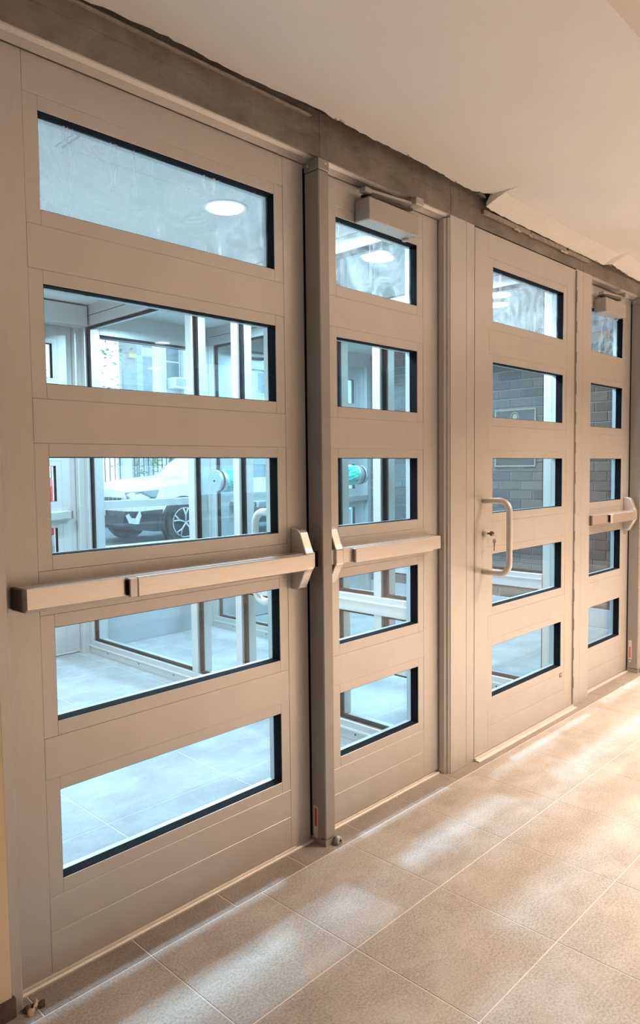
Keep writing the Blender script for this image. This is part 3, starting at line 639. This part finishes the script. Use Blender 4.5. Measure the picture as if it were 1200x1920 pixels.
def car(name, ox, oy, flip, paint, label, hl=1.0):
    C_ = tag(empty(name, (ox+2.4*flip, oy, -.04)), label, 'car')
    def W(x, y, z): return (ox+flip*x, oy+y, z*hl-.04)
    def ring(s):
        x = s[0]; p = [(s[2], s[1]), (s[4], s[3]), (s[6], s[5]), (s[8], s[7]), (s[8]*.5, s[9])]
        return [W(x, -y, z) for y, z in p] + [W(x, y, z) for y, z in reversed(p)]
    v = []; f = []
    for s in ST: v += ring(s)
    n = 10
    for i in range(len(ST)-1):
        for k in range(n): f.append((i*n+k, i*n+(k+1) % n, (i+1)*n+(k+1) % n, (i+1)*n+k))
    f.append(tuple(range(n))); f.append(tuple(range((len(ST)-1)*n, len(ST)*n)))
    bd = raw('body', v, f, paint, C_)
    for p in bd.data.polygons: p.use_smooth = False
    def patch(nm, quad, mat, parent=C_, th=.012):
        q = [Vector(W(*p)) for p in quad]; nn = (q[1]-q[0]).cross(q[-1]-q[0]).normalized(); c = Vector(W(2.4, 0, .8))
        if nn.dot(q[0]-c) < 0: nn = -nn
        v = [p+nn*th for p in q]+[p-nn*.03 for p in q]; n = len(q)
        return raw(nm, v, [tuple(range(n)), tuple(range(2*n-1, n-1, -1))]+[(i, (i+1) % n, n+(i+1) % n, n+i) for i in range(n)], mat, parent)
    patch('windshield', [(1.50, -.74, 1.20), (1.50, .74, 1.20), (2.22, .62, 1.69), (2.22, -.62, 1.69)], 'car_glass')
    for s in (-1, 1):
        patch('side_window', [(1.95, s*.925, 1.12), (2.30, s*.70, 1.62), (3.0, s*.70, 1.66), (3.0, s*.93, 1.13)], 'car_glass')
        patch('side_window', [(3.08, s*.93, 1.13), (3.08, s*.70, 1.66), (3.95, s*.70, 1.63), (3.95, s*.93, 1.14)], 'car_glass')
        # lower cladding and door line
        patch('sill_cladding', [(.42, s*.89, .26), (4.3, s*.90, .26), (4.3, s*.945, .50), (.42, s*.935, .50)], 'car_dark')
        patch('headlight', [(.01, s*.56, .905), (.17, s*.82, .925), (.45, s*.915, .945), (.38, s*.925, .81), (.15, s*.84, .775), (.02, s*.62, .80)], 'car_glass')
        u = patch('fog_trim', [(.02, s*.50, .66), (.06, s*.66, .39), (.14, s*.785, .375), (.26, s*.865, .66), (.19, s*.835, .66), (.12, s*.76, .47), (.075, s*.69, .48), (.05, s*.59, .655)], 'car_white', C_, .055)
        patch('tail_light', [(4.56, s*.925, .86), (4.56, s*.905, 1.08), (4.74, s*.85, 1.06), (4.74, s*.875, .84)], 'tail_red')
    patch('rear_light', [(4.75, -.80, .80), (4.75, -.80, 1.02), (4.75, .80, 1.02), (4.75, .80, .80)], 'tail_red')
    patch('grille', [(.0, -.52, .70), (.0, -.54, .84), (.0, .54, .84), (.0, .52, .70)], 'car_silver')
    for k in range(7): patch('grille_slot', [(-.012, -.48+k*.14, .725), (-.012, -.48+k*.14, .82), (-.012, -.38+k*.14, .82), (-.012, -.38+k*.14, .725)], 'car_dark')
    v = []; SB = [sect(q) for q in (0.0, .06, .16, .40, .52)]
    for t in SB: v += [W(t[0]-.02, t[2]+.014, t[1]-.01), W(t[0]-.02, t[4]+.016, t[3]+.01), W(t[0]-.02, t[4]-.03, t[3]+.012)]
    for t in SB: v += [W(t[0]-.02, -t[2]-.014, t[1]-.01), W(t[0]-.02, -t[4]-.016, t[3]+.01), W(t[0]-.02, -t[4]+.03, t[3]+.012)]
    f = []
    for sd in (0, 15):
        for i in range(4):
            for k in range(2): f.append((sd+3*i+k, sd+3*i+k+1, sd+3*i+k+4, sd+3*i+k+3))
    f += [(0, 1, 16, 15), (1, 2, 17, 16), (0, 15, 18, 3), (3, 18, 21, 6), (6, 21, 24, 9)]
    raw('lower_bumper', v, f, 'car_dark', C_)
    patch('number_plate', [(-.02, .02, .50), (-.02, .02, .60), (-.02, .36, .60), (-.02, .36, .50)], 'label_white')
    patch('chin', [(.10, -.66, .28), (.02, -.45, .37), (.02, .45, .37), (.10, .66, .28)], 'car_dark')
    for x in (.92, 3.75):
        for s in (-1, 1):
            w0 = Vector(W(x, s*.86, .37)); 
            cyl('wheel_arch', Vector(W(x, s*.905, .40)), 'y', .43, .10, 'car_dark', C_, 28)
            ty = cyl('tyre', w0+Vector((0, s*.02, 0)), 'y', .365, .24, 'rubber', C_, 28)
            rm = tube('rim', [w0+Vector((.255*math.cos(a), s*.125, .255*math.sin(a))) for a in [2*math.pi*k/24 for k in range(24)]], .018, 'car_silver', ty, 6, True)
            for k in range(5):
                a = 2*math.pi*k/5+.3; d = Vector((math.cos(a), 0, math.sin(a))); e = w0+Vector((0, s*.150, 0))
                tube('spoke', [e, e+d*.13, e+d*.25+Vector((-d.z, 0, d.x))*.05], .016, 'car_silver', ty, 6); tube('spoke', [e+d*.13, e+d*.25-Vector((-d.z, 0, d.x))*.05], .016, 'car_silver', ty, 6)
    for s in (-1, 1): patch('mirror', [(1.92, s*.95, 1.10), (1.92, s*1.08, 1.12), (1.92, s*1.08, 1.24), (1.92, s*.95, 1.22)], paint, C_, .06)
    return C_
car('parked_suv', 5.68, 9.72, 1, 'car_white', 'white parked utility vehicle seen through the left door')
car('parked_car', -.32, 9.75, 1, 'car_red', 'red parked car glimpsed through the small pane of the street door', .95)

# building across the street
BY = 18.0
BD = tag(empty('apartment_building', (13, BY, 0)), 'pale apartment facade with tall windows across the street', 'building')
def fb(n, a, b_, z0, z1, mat, ya=BY, yb=BY+.4, parent=BD): return box(n, a, b_, ya, yb, z0, z1, mat, parent)
fb('wall', 12.42, 26, 0, 9, 'facade_pale', BY+.15, BY+.5)
fb('pilaster', 12.42, 12.56, 0, 9, 'facade_pale', BY-.05, BY+.1499); fb('pilaster', 13.24, 13.45, 0, 9, 'facade_pale', BY-.05, BY+.1499)
for i, x in enumerate((12.64, 13.9, 15.2, 16.5, 17.8, 19.1, 20.4, 21.7)):
    for z in (1.0, 3.9, 6.6):
        wf = fb('window', x, x+.56 if i == 0 else x+.75, z, z+1.6, 'facade_pale', BY+.10, BY+.1499); fb('pane', x+.05, (x+.51 if i == 0 else x+.70), z+.05, z+.78, 'car_glass', BY+.08, BY+.0999, wf); fb('pane', x+.05, (x+.51 if i == 0 else x+.70), z+.83, z+1.55, 'car_glass', BY+.08, BY+.0999, wf)
AC = tag(empty('air_conditioner', (12.95, BY, 3.8)), 'white window air conditioner on the facade across the street', 'air conditioner')
fb('case', 12.68, 13.22, 3.83, 4.17, 'car_white', BY-.35, BY+.07, AC); fb('grille', 12.74, 13.16, 3.90, 4.12, 'panel_grey', BY-.36, BY-.3505, AC)
for k in range(5): fb('louvre', 12.75, 13.15, 3.915+k*.04, 3.925+k*.04, 'car_white', BY-.366, BY-.3605, AC)
B2 = tag(empty('grey_building', (15.0, BY+3, 0)), 'grey stone building beyond the tree across the street', 'building')
box('wall', 13.66, 17.0, BY+3, BY+3.4, 0, 6.2, 'facade_grey', B2); box('cornice', 13.62, 17.0, BY+2.9, BY+2.999, 5.3, 5.6, 'facade_pale', B2)
B3 = tag(empty('brick_building', (11.27, 18, 0)), 'narrow brownish building with a small yellow sign across the street', 'building')
box('wall', 11.0, 11.54, 18.0, 18.12, 0, 7, 'facade_brick', B3); box('window_band', 11.04, 11.50, 17.98, 17.9999, 2.2, 4.3, 'facade_grey', B3)
box('sign', 11.22, 11.47, 17.9, 17.999, 4.66, 4.80, 'sign_yellow', B3)
LW = tag(empty('garden_wall', (11, 15, 0)), 'low pale garden wall with stone pillar across the street', 'garden wall')
box('pillar', 8.95, 9.20, 14.6, 14.9, 0, 2.2, 'facade_pale', LW, .01); box('wall_run', 3.0, 8.949, 14.65, 14.85, 0, .75, 'facade_pale', LW, .01); box('wall_run', 9.201, 20, 14.65, 14.85, 0, .75, 'facade_pale', LW, .01)
RL = tag(empty('iron_railing', (9, 14.75, .75)), 'black iron railing on the garden wall across the street', 'railing')
box('top_bar', 3.0, 8.94, 14.735, 14.765, 1.55, 1.58, 'iron', RL); box('top_bar', 9.21, 20, 14.735, 14.765, 1.55, 1.58, 'iron', RL)
for k in range(120):
    x = 3.05+k*.14
    if 8.93 < x < 9.22: continue
    box('baluster', x-.009, x+.009, 14.741, 14.759, .751, 1.549, 'iron', RL)
def leaves(name, c, rad, n, size, mat, parent, zs=1.0):
    V, F = [], []
    for i in range(n):
        d = Vector((random.gauss(0, 1), random.gauss(0, 1), random.gauss(0, 1))).normalized()*rad*random.uniform(.35, 1)**.6; d.z *= zs
        p = Vector(c)+d; a = Vector((random.gauss(0, 1), random.gauss(0, 1), random.gauss(0, 1))).normalized(); b_ = a.orthogonal().normalized(); s = size*random.uniform(.6, 1.3)
        k = len(V); V += [p-a*s, p+b_*s*.45, p+a*s, p-b_*s*.45]; F.append((k, k+1, k+2, k+3))
    return raw(name, V, F, mat, parent, kind='stuff')
def shrub(x, y, z, r, mat, label, pot=True):
    N = tag(empty('potted_shrub', (x, y, z)), label, 'shrub', 'plants across the street')
    if pot: tube('pot', [(x, y, z), (x, y, z+.25), (x, y, z+.28)], [.11, .16, .17], 'terracotta', N, 14)
    tube('stem', [(x, y, z+.1), (x, y, z+.28+r*.6)], .02, 'bark', N, 6)
    leaves('foliage', (x, y, z+.3+r*.75), r, 260, .07, mat, N, .8); return N
shrub(8.62, 14.3, -.02, .26, 'leaf_light', 'bright green potted shrub left of the stone pillar')
shrub(8.25, 15.4, .9, .55, 'leaf', 'dark green bush behind the railing at the left', False)
shrub(9.9, 15.5, .7, .75, 'leaf', 'large dark bush right of the stone pillar', False)
shrub(11.2, 15.5, .7, .75, 'leaf_light', 'pale green bush behind the white vehicle', False)
shrub(7.6, 14.2, -.02, .25, 'flower_pink', 'potted pink flowers at the left on the wall')
def tree(x, y, h, label, n):
    N = tag(empty('street_tree', (x, y, 0)), label, 'tree', 'street trees')
    tube('trunk', [(x, y, -.05), (x+.05, y, h*.3), (x-.05, y+.05, h*.55), (x, y, h*.8)], [.12, .10, .08, .03], 'bark', N, 8)
    for k in range(7):
        a = random.uniform(0, 6.28); z = h*random.uniform(.35, .7); e = Vector((x+math.cos(a)*h*.22, y+math.sin(a)*h*.22, z+h*.18))
        tube('branch', [(x, y, z), tuple((Vector((x, y, z))+e)/2+Vector((0, 0, .1))), e], [.05, .035, .015], 'bark', N, 6)
    leaves('foliage', (x, y, h*.72), h*.34, n, .075, 'leaf', N, 1.0)
tree(8.6, 17.4, 6.8, 'thin leafy street tree against the sky across the street', 900)
tree(2.6, 16.5, 7.0, 'leafy street tree farther left across the street', 900)
